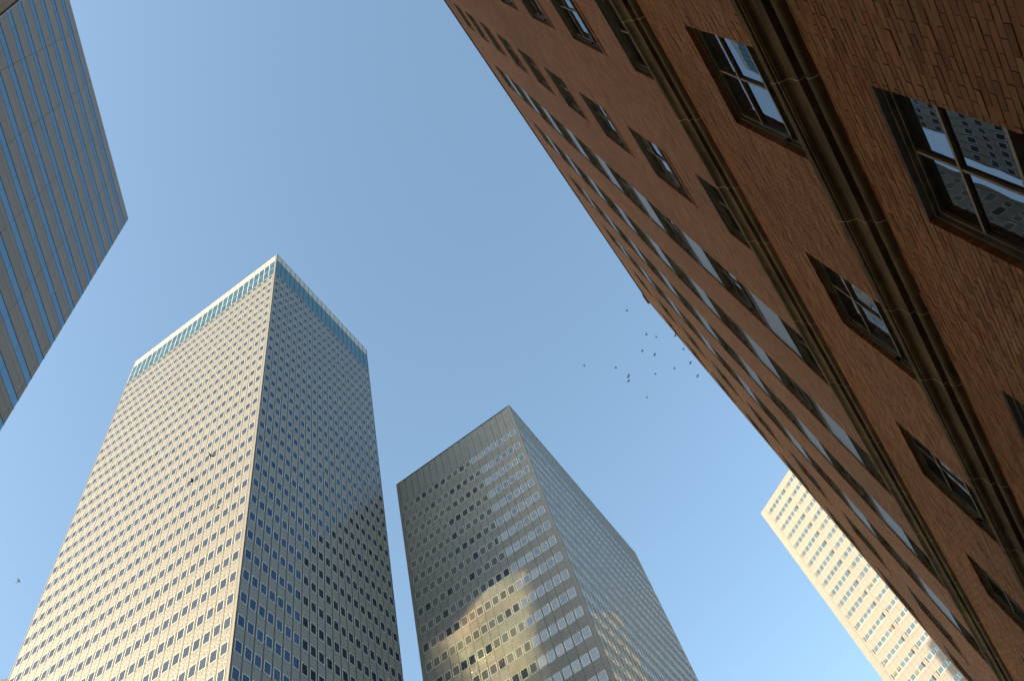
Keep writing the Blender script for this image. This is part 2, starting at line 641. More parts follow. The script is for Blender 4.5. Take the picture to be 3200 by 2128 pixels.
def sash_meshes(gw):
    s = {'gw': gw}
    hw, hh = WINW / 2, WINH / 2
    f = MB()
    W, H = WINW, WINH
    # outer frame with a stepped moulding
    for (y0, y1, t_) in ((gw - 0.062, gw - 0.03, 0.035), (gw - 0.028, gw + 0.05, 0.066)):
        f.box(0.001, t_, y0, y1, 0.07, H - 0.014, 0)
        f.box(W - t_, W - 0.001, y0, y1, 0.07, H - 0.014, 0)
        f.box(t_, W - t_, y0, y1, H - 0.014 - t_, H - 0.014, 0)
    f.box(hw - 0.013, hw + 0.013, gw - 0.024, gw + 0.02, RAIL2 + 0.016, H - 0.082, 1)   # upright glazing bar
    f.box(0.067, W - 0.067, gw - 0.027, gw + 0.022, RAIL1 - 0.015, RAIL1 + 0.015, 1)     # meeting rail
    f.box(0.067, W - 0.067, gw - 0.034, gw + 0.045, RAIL2 - 0.018, RAIL2 + 0.016, 1)     # foot rail of the glazed part
    f.box(0.002, W - 0.002, gw - 0.06, 0.24, 0.005, 0.05, 2)                              # metal sill
    f.box(0.042, W - 0.042, gw - 0.026, 0.2, 0.051, 0.088, 2)                             # bottom rail
    s['frame'] = f.mesh('window', [MATS['bronze_paint'], MATS['bar_paint'], MATS['zinc_sill']])
    lo = MB()
    lo.face([(0.06, gw + 0.048, 0.086), (W - 0.06, gw + 0.048, 0.086), (W - 0.06, gw + 0.048, RAIL2 - 0.01), (0.06, gw + 0.048, RAIL2 - 0.01)], 0)
    lo.box(0.067, 0.10, gw + 0.01, gw + 0.046, 0.089, RAIL2 - 0.02, 1)
    lo.box(W - 0.10, W - 0.067, gw + 0.01, gw + 0.046, 0.089, RAIL2 - 0.02, 1)
    s['lower'] = lo.mesh('lower_sash', [MATS['insect_screen'], MATS['bronze_paint']])
    for row in (0, 1):
        za, zb_ = ROWZ[row]
        p = MB()
        w2, h2 = (hw - 0.072) / 2, (zb_ - za) / 2
        p.face([(-w2 - 0.01, 0, -h2 - 0.01), (w2 + 0.01, 0, -h2 - 0.01), (w2 + 0.01, 0, h2 + 0.01), (-w2 - 0.01, 0, h2 + 0.01)])
        s['pane%d' % row] = p.mesh('pane', [MATS['old_sash_glass']])
    l = MB()
    l.box(0.003, W - 0.003, 0.006, gw - 0.03, H - 0.012, H - 0.002)
    s['lintel'] = l.mesh('lintel', [MATS['lintel_paint']])
    c = MB()
    x0 = 0.05                                  # pivot catch on the far stile
    c.box(x0, x0 + 0.03, gw - 0.085, gw - 0.05, H * 0.40, H * 0.40 + 0.06)
    c.box(x0 - 0.01, x0 + 0.045, gw - 0.075, gw - 0.055, H * 0.40 + 0.02, H * 0.40 + 0.035)
    c.box(x0 + 0.005, x0 + 0.018, gw - 0.10, gw - 0.06, H * 0.40 + 0.04, H * 0.40 + 0.075)
    s['latch'] = c.mesh('latch', [MATS['black_iron']])
    return s


SASH0, SASH = sash_meshes(0.12), sash_meshes(0.128)
for k in COLS:
    for r in ROWS:
        sash_window(k, r, SASH0 if r == 0 else SASH)
# brick-on-edge sills
sl = MB()
nb = 20
for q in range(nb):
    x0 = q * WINW / nb
    sl.box(x0 + 0.004, x0 + WINW / nb - 0.004, -0.012, 0.1, -0.105, 0.004)
SILL = sl.mesh('window_sill', [MATS['fired_brick']])
for k in COLS:
    for r in ROWS:
        if 2 <= k <= 5 and r >= 3:
            continue
        put('window_sill', SILL, brick_root, FB @ Matrix.Translation((bl(win_y(k) + WINW), 0, head_z(r) - WINH)))
# recessed bays with pale panels between windows
sp = MB()
SPH = 1.445 * D - WINH
sp.box(0.004, WINW - 0.004, 0.036, 0.2, 0.012, SPH - 0.055)
SPM = sp.mesh('spandrel_panel', [MATS['pale_aggregate']])
ms = MB()
ms.box(0.002, WINW - 0.002, 0.012, 0.2, -0.052, 0.004)
MSILL = ms.mesh('metal_sill', [MATS['lintel_paint']])
for k in range(2, 6):
    for r in range(2, 10):
        m = FB @ Matrix.Translation((bl(win_y(k) + WINW), 0, head_z(r)))
        put('spandrel_panel', SPM, brick_root, m)
        put('metal_sill', MSILL, brick_root, FB @ Matrix.Translation((bl(win_y(k) + WINW), 0, head_z(r + 1) - WINH)))


# string courses ----------------------------------------------------
def string_course(profile, joints):
    """One moulded stone per joint interval; profile is (outward, up) from the bottom."""
    made = {}
    for a, b_ in zip(joints[:-1], joints[1:]):
        key = round(b_ - a, 3)
        if key not in made:
            mb = MB()
            g_ = 0.007
            for (w0, z0), (w1, z1) in zip(profile[:-1], profile[1:]):
                mb.face([(0 + g_, -w0, z0), (key - g_, -w0, z0), (key - g_, -w1, z1), (0 + g_, -w1, z1)], 0)
            for x in (g_, key - g_):
                mb.face([(x, -w, z) for w, z in profile], 0)
            # mortar joint just behind the stone surface
            
            for (w0, z0), (w1, z1) in zip(profile[:-1], profile[1:]):
                mb.face([(key - g_, -(w0 + 0.003), z0), (key + g_, -(w0 + 0.003), z0), (key + g_, -(w1 + 0.003), z1), (key - g_, -(w1 + 0.003), z1)], 1)
            made[key] = mb.mesh('stone_block', [MATS['carved_stone'], MATS['stone_joint']])
        put('stone_block', made[key], brick_root, FB @ Matrix.Translation((bl(b_), 0, 0)))


def arc(w0, z0, w1, z1, bulge, n=6):
    pts = []
    dx, dz = w1 - w0, z1 - z0
    L = math.hypot(dx, dz)
    nx, nz = dz / L, -dx / L
    for i in range(n + 1):
        t_ = i / n
        s_ = math.sin(math.pi * t_) * bulge * L
        pts.append((w0 + dx * t_ + nx * s_, z0 + dz * t_ + nz * s_))
    return pts


jl = [3.3, 4.92, 6.15, 7.23, 9.0]
while jl[0] > YNEAR + 1:
    jl.insert(0, jl[0] - 1.5)
jl[0] = YNEAR
while jl[-1] < YEND - 2:
    jl.append(jl[-1] + 1.5)
jl.append(YEND + 0.05)
z = Z_C2[0]
prof2 = [(-0.02, z), (0.012, z)] + arc(0.014, z + 0.004, 0.075, z + 0.085, 0.22) + [(0.072, z + 0.10), (0.045, z + 0.105), (0.045, z + 0.125), (0.125, z + 0.135)] \
    + [(0.135, z + 0.215), (0.125, z + 0.222), (0.125, z + 0.238)] + arc(0.13, z + 0.24, 0.195, z + 0.315, -0.22) \
    + [(0.20, z + 0.325), (0.215, z + 0.33)] + [(0.215, z + 0.36), (0.235, z + 0.365), (0.25, z + 0.425), (-0.02, z + 0.45)]
string_course(prof2, jl)
z = Z_C1[0]
prof1 = [(-0.02, z), (0.012, z)] + arc(0.014, z + 0.004, 0.07, z + 0.09, 0.22) + [(0.07, z + 0.11), (0.05, z + 0.115), (0.05, z + 0.14), (0.12, z + 0.15)] \
    + [(0.125, z + 0.21), (0.115, z + 0.215), (0.115, z + 0.23)] + arc(0.12, z + 0.235, 0.19, z + 0.34, -0.15) + [(0.20, z + 0.36), (0.20, z + 0.43), (-0.02, z + 0.455)]
string_course(prof1, jl)


# ================================================================== the two panelled towers
def star_mesh(name, W, H, mat, k=1.0):
    """An embossed star: facets fold about a centre and two small tents by the window edges."""
    mb = MB()
    hx, hz = W / 2, H / 2
    per = [(-hx, -hz), (-hx * .35, -hz), (0, -hz), (hx * .35, -hz), (hx, -hz), (hx, -hz * .4), (hx, 0), (hx, hz * .4),
           (hx, hz), (hx * .35, hz), (0, hz), (-hx * .35, hz), (-hx, hz), (-hx, hz * .4), (-hx, 0), (-hx, -hz * .4)]
    inner, depth = [], []
    for i, (x, z_) in enumerate(per):
        if i in (2, 10):
            inner.append((x * .0, z_ * .70)); depth.append(-0.085 * k)
        elif i in (6, 14):
            inner.append((x * .55, z_)); depth.append(-0.05 * k)
        elif i in (0, 4, 8, 12):
            inner.append((x * .50, z_ * .42)); depth.append(-0.045 * k)
        else:
            inner.append((x * .46, z_ * .50)); depth.append(0.004 * k)
    P = [(x, 0.0, z_) for x, z_ in per]
    Q = [(x, d, z_) for (x, z_), d in zip(inner, depth)]
    C = (0, -0.012 * k, 0)
    for i in range(16):
        j = (i + 1) % 16
        mb.face([P[i], P[j], Q[j]])
        mb.face([P[i], Q[j], Q[i]])
        mb.face([Q[i], Q[j], C])
    return mb.mesh(name, [mat])


def tower_window_mesh(w, h, t_, proud, frame_mat):
    f = MB()
    f.box(0, t_, -proud, 0.012, 0, h)
    f.box(w - t_, w, -proud, 0.012, 0, h)
    f.box(t_, w - t_, -proud, 0.012, 0, t_)
    f.box(t_, w - t_, -proud, 0.012, h - t_, h)
    return f.mesh('window', [frame_mat])


def pane_mesh(w, h, t_, glass):
    p = MB()
    p.face([(t_ * .8, 0, t_ * .8), (w - t_ * .8, 0, t_ * .8), (w - t_ * .8, 0, h - t_ * .8), (t_ * .8, 0, h - t_ * .8)])
    return p.mesh('pane', [glass])


def tile_merge(mb, verts, faces, mat4, mi):
    n = len(mb.v)
    for v in verts:
        p = mat4 @ Vector(v)
        mb.v.append((p.x, p.y, p.z))
    for f in faces:
        mb.f.append(tuple(n + a for a in f))
        mb.m.append(mi)


def mesh_lists(me):
    return [tuple(v.co) for v in me.vertices], [tuple(p.vertices) for p in me.polygons]


def panel_tower(root, base, faces, heads, win_h, panel_h, mats, ztop, star_k, extra_rows):
    """faces: list of dicts(origin, phi, mullions (u list), win_off, win_w). Splits the 300 largest windows and panels off as parts."""
    fm, gm, pm, mm = mats
    cells, pans = [], []
    for fi, F in enumerate(faces):
        F['m'] = face_mat(Vector(F['origin']) - Vector(base), F['phi'])
        F['w'] = face_mat(F['origin'], F['phi'])
        us = F['mullions']
        for i in range(len(us) - 1):
            u0, u1 = us[i], us[i + 1]
            for z_ in heads:
                a = u0 + (u1 - u0 - F['win_w']) / 2
                q = [F['w'] @ Vector(p) for p in ((a, 0, z_ - win_h), (a + F['win_w'], 0, z_ - win_h), (a + F['win_w'], 0, z_), (a, 0, z_))]
                cells.append((quad_area(q), fi, a, z_ - win_h))
                pz = z_ - win_h - panel_h / 2
                q = [F['w'] @ Vector(p) for p in ((u0, 0, pz - panel_h / 2), (u1, 0, pz - panel_h / 2), (u1, 0, pz + panel_h / 2), (u0, 0, pz + panel_h / 2))]
                pans.append((quad_area(q), fi, (u0 + u1) / 2, pz, 0))
            for zc_, hh in extra_rows:
                pans.append((0.0, fi, (u0 + u1) / 2, zc_, 1))
    cells.sort(key=lambda c: -c[0])
    pans.sort(key=lambda c: -c[0])
    wm = {fi: tower_window_mesh(F['win_w'], win_h, F.get('ring', 0.075), 0.03, fm) for fi, F in enumerate(faces)}
    gmh = {fi: pane_mesh(F['win_w'], win_h, 0.075, gm[fi]) for fi, F in enumerate(faces)}
    pw = {fi: F['mullions'][1] - F['mullions'][0] - 0.05 for fi, F in enumerate(faces)}
    stars = {(fi, 0): star_mesh('spandrel_panel', pw[fi], panel_h - 0.03, pm, star_k) for fi in pw}
    if extra_rows:
        stars.update({(fi, 1): star_mesh('spandrel_panel', pw[fi], extra_rows[0][1] - 0.03, pm, star_k) for fi in pw})
    rest = MB()
    lists = {}
    for n, (ar, fi, a, z0) in enumerate(cells):
        F = faces[fi]
        m = F['m'] @ Matrix.Translation((a, 0, z0))
        rx, rz = RNG.normal(0, 0.0035, 2)
        pmx = Matrix.Translation((F['win_w'] / 2, -0.012, win_h / 2)) @ Matrix.Rotation(rx, 4, 'X') @ Matrix.Rotation(rz, 4, 'Z') @ Matrix.Translation((-F['win_w'] / 2, 0, -win_h / 2))
        if n < 300 and ar > 0:
            wo = put('window', wm[fi], root, m)
            put('pane', gmh[fi], wo, pmx)
        else:
            if fi not in lists:
                lists[fi] = (mesh_lists(wm[fi]), mesh_lists(gmh[fi]))
            tile_merge(rest, *lists[fi][0], m, 0)
            tile_merge(rest, *lists[fi][1], m @ pmx, 1 + fi)
    rest.build('distant_windows', [fm, gm[0], gm[1]], root, None, 'stuff')
    prest = MB()
    sl_ = {}
    for n, (ar, fi, uc, pz, kind) in enumerate(pans):
        m = faces[fi]['m'] @ Matrix.Translation((uc, -0.004, pz))
        if n < 300 and ar > 0:
            put('spandrel_panel', stars[(fi, kind)], root, m)
        else:
            if (fi, kind) not in sl_:
                sl_[(fi, kind)] = mesh_lists(stars[(fi, kind)])
            tile_merge(prest, *sl_[(fi, kind)], m, 0)
    prest.build('distant_panels', [pm], root, None, 'stuff')
    for fi, F in enumerate(faces):
        f = MB()
        f.box(-0.026, 0.026, -F.get('fin', 0.065), 0.0, 0.0, ztop)
        fin = f.mesh('mullion', [mm[fi]])
        for u in F['mullions']:
            put('mullion', fin, root, F['m'] @ Matrix.Translation((u, 0, 0)))


# ---- pale gold tower
T1_TOP = 181.9 + EYE
T1C = (-50.8, 47.09)
T1L, T1R_ = 40.63, 30.6
t1 = thing('office_tower', 'tallest tower with pale gold folded panels under a white and teal crown', 'tower', (T1C[0], T1C[1], 0))
t1_heads = [171.15 + EYE - 3.617 * k for k in range(46)]
mull_l = [-(0.43 + 1.432 * k) for k in range(28, -1, -1)]
mull_r = [0.09 + 1.455 * k for k in range(0, 22)]
t1_faces = [dict(origin=(T1C[0], T1C[1], 0), phi=0.0, mullions=mull_l, win_w=1.06, fin=0.03),
            dict(origin=(T1C[0], T1C[1], 0), phi=math.pi / 2, mullions=mull_r, win_w=1.08)]
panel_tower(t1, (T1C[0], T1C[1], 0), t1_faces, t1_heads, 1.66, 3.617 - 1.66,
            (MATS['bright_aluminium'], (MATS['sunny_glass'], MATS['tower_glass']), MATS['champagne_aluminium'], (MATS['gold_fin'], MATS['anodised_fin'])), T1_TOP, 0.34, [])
core = MB()
core.box(-T1L, -0.02, 0.02, T1R_, -0.15, T1_TOP - 0.35)
core.build('wall', MATS['champagne_aluminium'], t1)
rf = MB()
rf.box(-T1L + 0.3, -0.3, 0.3, T1R_ - 0.3, T1_TOP - 0.34, T1_TOP - 0.2)
rf.build('roof', MATS['roof_felt'], t1)
for x0, x1, y0, y1 in ((-0.36, 0.0, -0.045, 0.02), (-T1L - 0.05, -T1L + 0.06, -0.045, 0.3)):
    p = MB()
    p.box(x0, x1, y0, y1, -0.15, T1_TOP + 0.02)
    p.build('corner_pier', MATS['champagne_aluminium'], t1)
p = MB()
p.box(-0.018, 0.045, 0.022, 0.10, -0.15, T1_TOP + 0.01)
p.build('corner_trim', MATS['anodised_fin'], t1)
p = MB()
p.box(-0.03, 0.045, T1R_ - 0.12, T1R_ + 0.02, -0.15, T1_TOP + 0.01)
p.build('corner_trim', MATS['anodised_fin'], t1)
for fi, F in enumerate(t1_faces):
    us = F['mullions']
    du = us[1] - us[0]
    pp = MB()
    pp.box(0.03, du - 0.03, -0.008, 0.018, 0, 3.22)
    pm_ = pp.mesh('parapet_panel', [MATS['white_enamel']])
    cw = MB()
    if fi == 0:
        cw.box(0.03, 0.16, -0.045, 0.015, 0, 6.9)
        cw.box(0.16, du - 0.03, -0.045, 0.015, 2.95, 3.06)
    cw.box(0.17 if fi == 0 else 0.03, du - 0.03, -0.04, 0.015, 6.82, 6.9)
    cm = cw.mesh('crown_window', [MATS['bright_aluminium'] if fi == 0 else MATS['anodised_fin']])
    gl = MB()
    gl.face([(0.03, -0.006, 0), (du - 0.03, -0.006, 0), (du - 0.03, -0.006, 3.0), (0.03, -0.006, 3.0)])
    glm = gl.mesh('pane', [MATS['crown_glass']])
    for u in us[:-1]:
        put('parapet_panel', pm_, t1, F['m'] @ Matrix.Translation((u, 0, T1_TOP - 3.22)))
        co = put('crown_window', cm, t1, F['m'] @ Matrix.Translation((u, 0, 171.75 + EYE)))
        for zz in (0.0, 3.45):
            mm_ = Matrix.Translation((0, 0, zz)) @ Matrix.Rotation(float(RNG.normal(0, 0.003)), 4, 'X') @ Matrix.Rotation(float(RNG.normal(0, 0.004)), 4, 'Z')
            if zz > 0:
                mm_ = mm_ @ Matrix.Diagonal((1, 1, 1.12, 1))
            else:
                mm_ = mm_ @ Matrix.Diagonal((1, 1, 1.14, 1))
            put('pane', glm, co, mm_)
    ce = MB()
    ce.box(us[0] - 0.02, us[-1] + 0.02, -0.035, 0.3, T1_TOP + 0.001, T1_TOP + 0.09)
    ce.build('coping', MATS['anodised_fin'], t1, F['m'])

# ---- grey tower
T2_TOP = 138.0 + EYE
T2C = (-25.41, 85.73)
T2L, T2R_ = 27.17, 50.0
t2 = thing('office_tower', 'shaded grey panelled tower with a windowless top band beside the gold tower', 'tower', (T2C[0], T2C[1], 0))
t2_heads = [130.3 + EYE] + [125.98 + EYE - 3.745 * k for k in range(33)]
mull2_l = [-(0.56 + 1.447 * k) for k in range(18, -1, -1)]
mull2_r = [0.30 + 1.497 * k for k in range(0, 34)]
t2_faces = [dict(origin=(T2C[0], T2C[1], 0), phi=0.0, mullions=mull2_l, win_w=1.19, ring=0.095),
            dict(origin=(T2C[0], T2C[1], 0), phi=math.pi / 2, mullions=mull2_r, win_w=1.22, ring=0.095)]
panel_tower(t2, (T2C[0], T2C[1], 0), t2_faces, t2_heads, 1.68, 3.745 - 1.68,
            (MATS['bright_aluminium'], (MATS['blind_glass'], MATS['blind_glass']), MATS['grey_aluminium'], (MATS['grey_fin'], MATS['grey_fin'])), T2_TOP, 0.6,
            [(130.3 + EYE + 0.25 + 1.21 + 2.42 * q, 2.42) for q in range(3)])
core = MB()
core.box(-T2L, -0.02, 0.02, T2R_, -0.15, T2_TOP - 0.35)
core.build('wall', MATS['grey_aluminium'], t2)
rf = MB()
rf.box(-T2L + 0.3, -0.3, 0.3, T2R_ - 0.3, T2_TOP - 0.34, T2_TOP - 0.2)
rf.build('roof', MATS['roof_felt'], t2)
for x0, x1 in ((-0.55, 0.0), (-T2L - 0.02, -T2L + 0.55)):
    zz = -0.15
    h_ = 3.745 * 2
    top = T2_TOP
    while top > 0:
        p = MB()
        p.box(x0, x1, -0.05, 0.018 if x1 < 0 else 0.28, max(top - h_ + 0.015, -0.15), top)
        p.build('corner_panel', MATS['grey_aluminium'], t2)
        top -= h_
for F, a, b_ in ((t2_faces[0], -T2L, 0.0), (t2_faces[1], 0.0, T2R_)):
    ce = MB()
    ce.box(a - 0.02, b_ + 0.02, -0.055, 0.3, T2_TOP + 0.001, T2_TOP + 0.06)
    ce.build('coping', MATS['grey_aluminium'], t2, F['m'])
p = MB()
p.box(-0.06, 0.05, T2R_ - 0.35, T2R_ + 0.02, -0.15, T2_TOP)
p.build('corner_trim', MATS['grey_aluminium'], t2)


# ================================================================== cream tower
T3P = (2.76, 212.34, 0)
T3PHI = -0.5342
T3_TOP = 200.0 + EYE
FC = face_mat((0, 0, 0), T3PHI)
t3 = thing('office_tower', 'sunlit cream tower with short window strips, partly behind the brick building', 'tower', T3P)
WC = face_mat(T3P, T3PHI)
core = MB()
core.box(0.03, 62, 0.06, 38, -0.15, T3_TOP - 0.3)
core.build('wall', MATS['precast_joint'], t3, FC)
rf = MB()
rf.box(0.1, 61.9, 0.1, 37.9, T3_TOP - 0.29, T3_TOP - 0.1)
rf.build('roof', MATS['roof_felt'], t3, FC)
FLOOR3 = 4.14
heads3 = [197.5 + EYE - FLOOR3 * k for k in range(47)]
WH3 = 1.43
pan3, win3 = [], []                           # (area, x0, x1, z0, z1, kind)


def add3(lst, x0, x1, z0, z1, kind):
    q = [WC @ Vector(p) for p in ((x0, 0, z0), (x1, 0, z0), (x1, 0, z1), (x0, 0, z1))]
    lst.append((quad_area(q), x0, x1, z0, z1, kind))


GP = 10.33
for r, hz in enumerate(heads3):
    below = hz - WH3
    nxt = heads3[r + 1] if r + 1 < len(heads3) else -0.1
    add3(pan3, 0.0, 2.07, hz + 1.75 - FLOOR3, hz + 1.75, 'edge')
    for gk in range(6):
        g0 = 2.1 + GP * gk
        # spandrel: upper narrow course under the windows, lower tall course
        for i in range(6):
            x0, x1 = g0 + i * GP / 6, g0 + (i + 1) * GP / 6
            add3(pan3, x0, x1, below - 0.85, below, 'n')
            add3(pan3, x0, x1, nxt, below - 0.85, 't')
        add3(pan3, g0, g0 + 0.62, below, hz, 'm')
        add3(pan3, g0 + GP - 0.62, g0 + GP, below, hz, 'm')
        add3(win3, g0 + 0.62, g0 + 1.0, below, hz, 'v')
        add3(win3, g0 + GP - 1.0, g0 + GP - 0.62, below, hz, 'v')
        pw3 = (GP - 2.0) / 5
        for i in range(5):
            add3(win3, g0 + 1.0 + i * pw3, g0 + 1.0 + (i + 1) * pw3, below, hz, 'w')
for gk in range(6):
    g0 = 2.1 + GP * gk
    for i in range(6):
        add3(pan3, g0 + i * GP / 6, g0 + (i + 1) * GP / 6, heads3[0], T3_TOP - 0.75, 't')
        add3(pan3, g0 + i * GP / 6, g0 + (i + 1) * GP / 6, T3_TOP - 0.75, T3_TOP, 'n')
add3(pan3, 0.0, 2.07, heads3[0] + 1.75, T3_TOP, 'edge')
pan3.sort(key=lambda c: -c[0])
win3.sort(key=lambda c: -c[0])
shared = {}
rest = MB()
for n, (ar, x0, x1, z0, z1, kd) in enumerate(pan3):
    mat = 'pale_metal' if kd == 'm' else 'cream_precast'
    gap = 0.016
    w, h = x1 - x0 - 2 * gap, z1 - z0 - 2 * gap
    y0, y1 = (0.03, 0.3) if kd == 'm' else (-0.02 if kd == 'edge' else 0.0, 0.3)
    if n < 300 and ar > 0:
        key = (round(w, 3), round(h, 3), kd)
        if key not in shared:
            b_ = MB()
            b_.box(0, w, y0, y1, 0, h, 0, 'y+')
            shared[key] = b_.mesh('facade_panel', [MATS[mat]])
        put('facade_panel', shared[key], t3, FC @ Matrix.Translation((x0 + gap, 0, z0 + gap)))
    else:
        rest.box(x0 + gap, x1 - gap, y0, y1, z0 + gap, z1 - gap, 1 if kd == 'm' else 0, 'y+')
rest.build('distant_panels', [MATS['cream_precast'], MATS['pale_metal']], t3, FC, 'stuff')
rest = MB()
shared = {}
nw = 0
for n, (ar, x0, x1, z0, z1, kd) in enumerate(win3):
    w, h = x1 - x0, z1 - z0
    yv = 0.055
    if kd == 'v':
        key = ('v', round(w, 3))
        if nw < 300 and ar > 0:
            if key not in shared:
                b_ = MB()
                b_.box(0.01, w - 0.01, 0.035, 0.3, 0, h, 0, 'y+')
                shared[key] = b_.mesh('vent', [MATS['dark_vent']])
            put('vent', shared[key], t3, FC @ Matrix.Translation((x0, 0, z0)))
        else:
            rest.box(x0 + 0.01, x1 - 0.01, 0.035, 0.3, z0, z1, 2, 'y+')
        continue
    if nw < 300 and ar > 0:
        key = ('w', round(w, 3))
        if key not in shared:
            b_ = MB()
            b_.box(-0.035, 0.035, 0.0, 0.3, 0.0, h, 0, 'y+')
            b_.box(0.045, w - 0.045, 0.01, 0.3, h - 0.03, h, 0, 'y+')
            b_.box(0.045, w - 0.045, 0.01, 0.3, 0, 0.05, 0, 'y+')
            p_ = MB()
            p_.face([(0.03, 0, 0), (w, 0, 0), (w, 0, h), (0.03, 0, h)])
            shared[key] = (b_.mesh('window', [MATS['bright_aluminium']]), p_.mesh('pane', [MATS['cream_tower_glass']]))
        wo = put('window', shared[key][0], t3, FC @ Matrix.Translation((x0, 0, z0)))
        put('pane', shared[key][1], wo, Matrix.Translation((0, yv, 0)) @ Matrix.Rotation(float(RNG.normal(0, 0.003)), 4, 'X') @ Matrix.Rotation(float(RNG.normal(0, 0.003)), 4, 'Z'))
        nw += 1
    else:
        rest.box(x0 - 0.045, x0 + 0.045, 0.0, 0.3, z0, z1, 0, 'y+')
        rest.face([(x0 + 0.03, yv, z0), (x1, yv, z0), (x1, yv, z1), (x0 + 0.03, yv, z1)], 1)
rest.build('distant_windows', [MATS['bright_aluminium'], MATS['cream_tower_glass'], MATS['dark_vent']], t3, FC, 'stuff')


# ================================================================== granite tower with ribbon glazing
S4 = 0.8
T4P = (-56.77 * S4, 18.64 * S4, 0)
T4PHI = 2.12005888
T4_TOP = 150.0 * S4 + EYE
FD = face_mat((0, 0, 0), T4PHI)
WD = face_mat(T4P, T4PHI)
t4 = thing('office_tower', 'dark tower of grey stone bands and blue ribbon windows, upper left', 'tower', T4P)
core = MB()
core.box(-54, -0.04, 0.05, 30, -0.15, T4_TOP - 0.1)
core.build('wall', MATS['granite_gap'], t4, FD)
rf = MB()
rf.box(-53.9, -0.1, 0.1, 29.9, T4_TOP - 0.09, T4_TOP)
rf.build('roof', MATS['roof_felt'], t4, FD)
ed = MB()
ed.box(-0.035, -0.005, 0.2, 30, -0.15, T4_TOP)
ed.build('end_wall', MATS['polished_granite'], t4, FD)
PITCH4 = 4.885 * S4
joints4 = [0.0, -0.65 * S4]
x = -8.2 * S4
while x > -53:
    joints4.append(x)
    x -= 7.43 * S4
pan4, gl4 = [], []


def add4(lst, x0, x1, z0, z1):
    q = [WD @ Vector(p) for p in ((x0, 0, z0), (x1, 0, z0), (x1, 0, z1), (x0, 0, z1))]
    lst.append((quad_area(q), x0, x1, z0, z1))


gtop0 = 147.05 * S4 + EYE
for a, b_ in zip(joints4[1:], joints4[:-1]):
    add4(pan4, a, b_, 149.0 * S4 + EYE, T4_TOP)
    add4(pan4, a, b_, gtop0, 149.0 * S4 + EYE)
    for k in range(31):
        gt = gtop0 - PITCH4 * k
        gb = gt - 1.72 * S4
        nt_ = gt - PITCH4
        add4(pan4, a, b_, nt_ + 1.96 * S4, gb)
        add4(pan4, a, b_, nt_, nt_ + 1.96 * S4)
gj = [0.0, -4.42 * S4, -8.2 * S4]
x = -8.2 * S4
while x > -51:
    x -= 7.43 * S4 / 2
    gj.append(x)
for a, b_ in zip(gj[1:], gj[:-1]):
    for k in range(31):
        gt = gtop0 - PITCH4 * k
        add4(gl4, a, b_, gt - 1.72 * S4, gt)
for lst, nm, mt, gx, gz, y0 in ((pan4, 'granite_panel', 'polished_granite', 0.015, 0.018, 0.0), (gl4, 'ribbon_pane', 'ribbon_glass', 0.010, 0.03, 0.012)):
    lst.sort(key=lambda c: -c[0])
    shared = {}
    rest = MB()
    for n, (ar, x0, x1, z0, z1) in enumerate(lst):
        w, h = x1 - x0 - 2 * gx, z1 - z0 - 2 * gz
        if n < 300 and ar > 0:
            key = (round(w, 3), round(h, 3))
            if key not in shared:
                b2 = MB()
                b2.box(0, w, y0, 0.3, 0, h, 0, 'y+')
                shared[key] = b2.mesh(nm, [MATS[mt]])
            m = FD @ Matrix.Translation((x0 + gx, 0, z0 + gz))
            if nm == 'ribbon_pane':
                m = m @ Matrix.Rotation(float(RNG.normal(0, 0.0008)), 4, 'X')
            put(nm, shared[key], t4, m)
        else:
            rest.box(x0 + gx, x1 - gx, y0, 0.3, z0 + gz, z1 - gz, 0, 'y+')
    rest.build('distant_panels' if nm == 'granite_panel' else 'distant_panes', [MATS[mt]], t4, FD, 'stuff')
for k in range(31):
    gt = gtop0 - PITCH4 * k
    for zz in (gt, gt - 1.72 * S4):
        f = MB()
        f.box(-54, 0.03, -0.012, 0.05, zz - 0.014, zz + 0.014)
        f.build('band_trim', MATS['granite_gap'], t4, FD)

# unseen reflector tower, added to throw low sun back onto the grey tower
gt_ = thing('glass_tower', 'mirror glass tower hidden behind the brick building', 'tower', (30.5, -6.0, 0))
b_ = MB()
b_.box(0.0, 26, 0, 24, -0.15, 139)
b_.build('wall', MATS['plain_cladding'], gt_)
b_ = MB()
p_ = MB()
# upper panes are each aimed, so the light they throw gathers in streaks on the grey tower's face (x, z of that face)
STREAKS = [(-32.2, 98.7, 1), (-34.3, 99.3, 1), (-36.7, 98.8, 2), (-38.1, 98.6, 1), (-40.2, 97.6, 1), (-41.7, 96.7, 2), (-42.7, 95.4, 2),
           (-43.7, 94.7, 2), (-44.4, 91.2, 2), (-43.7, 89.1, 1), (-44.1, 87.1, 3), (-42.4, 87.1, 1), (-33.2, 96.4, 1), (-35.3, 95.2, 1),
           (-36.3, 94.7, 2), (-38.1, 93.0, 1), (-39.4, 93.0, 2), (-41.0, 91.8, 1), (-33.2, 92.3, 1), (-35.1, 90.8, 2), (-36.7, 89.6, 1),
           (-40.1, 89.7, 1), (-41.3, 88.3, 2), (-35.5, 87.8, 1), (-36.3, 87.0, 2), (-34.5, 85.0, 1), (-36.1, 83.9, 3), (-37.8, 83.4, 2),
           (-40.0, 84.7, 2), (-35.7, 80.7, 2), (-33.5, 81.3, 1), (-47.4, 95.5, 1), (-46.7, 95.9, 1)]
AIM = [q_ for q_ in STREAKS for _ in range(q_[2])]
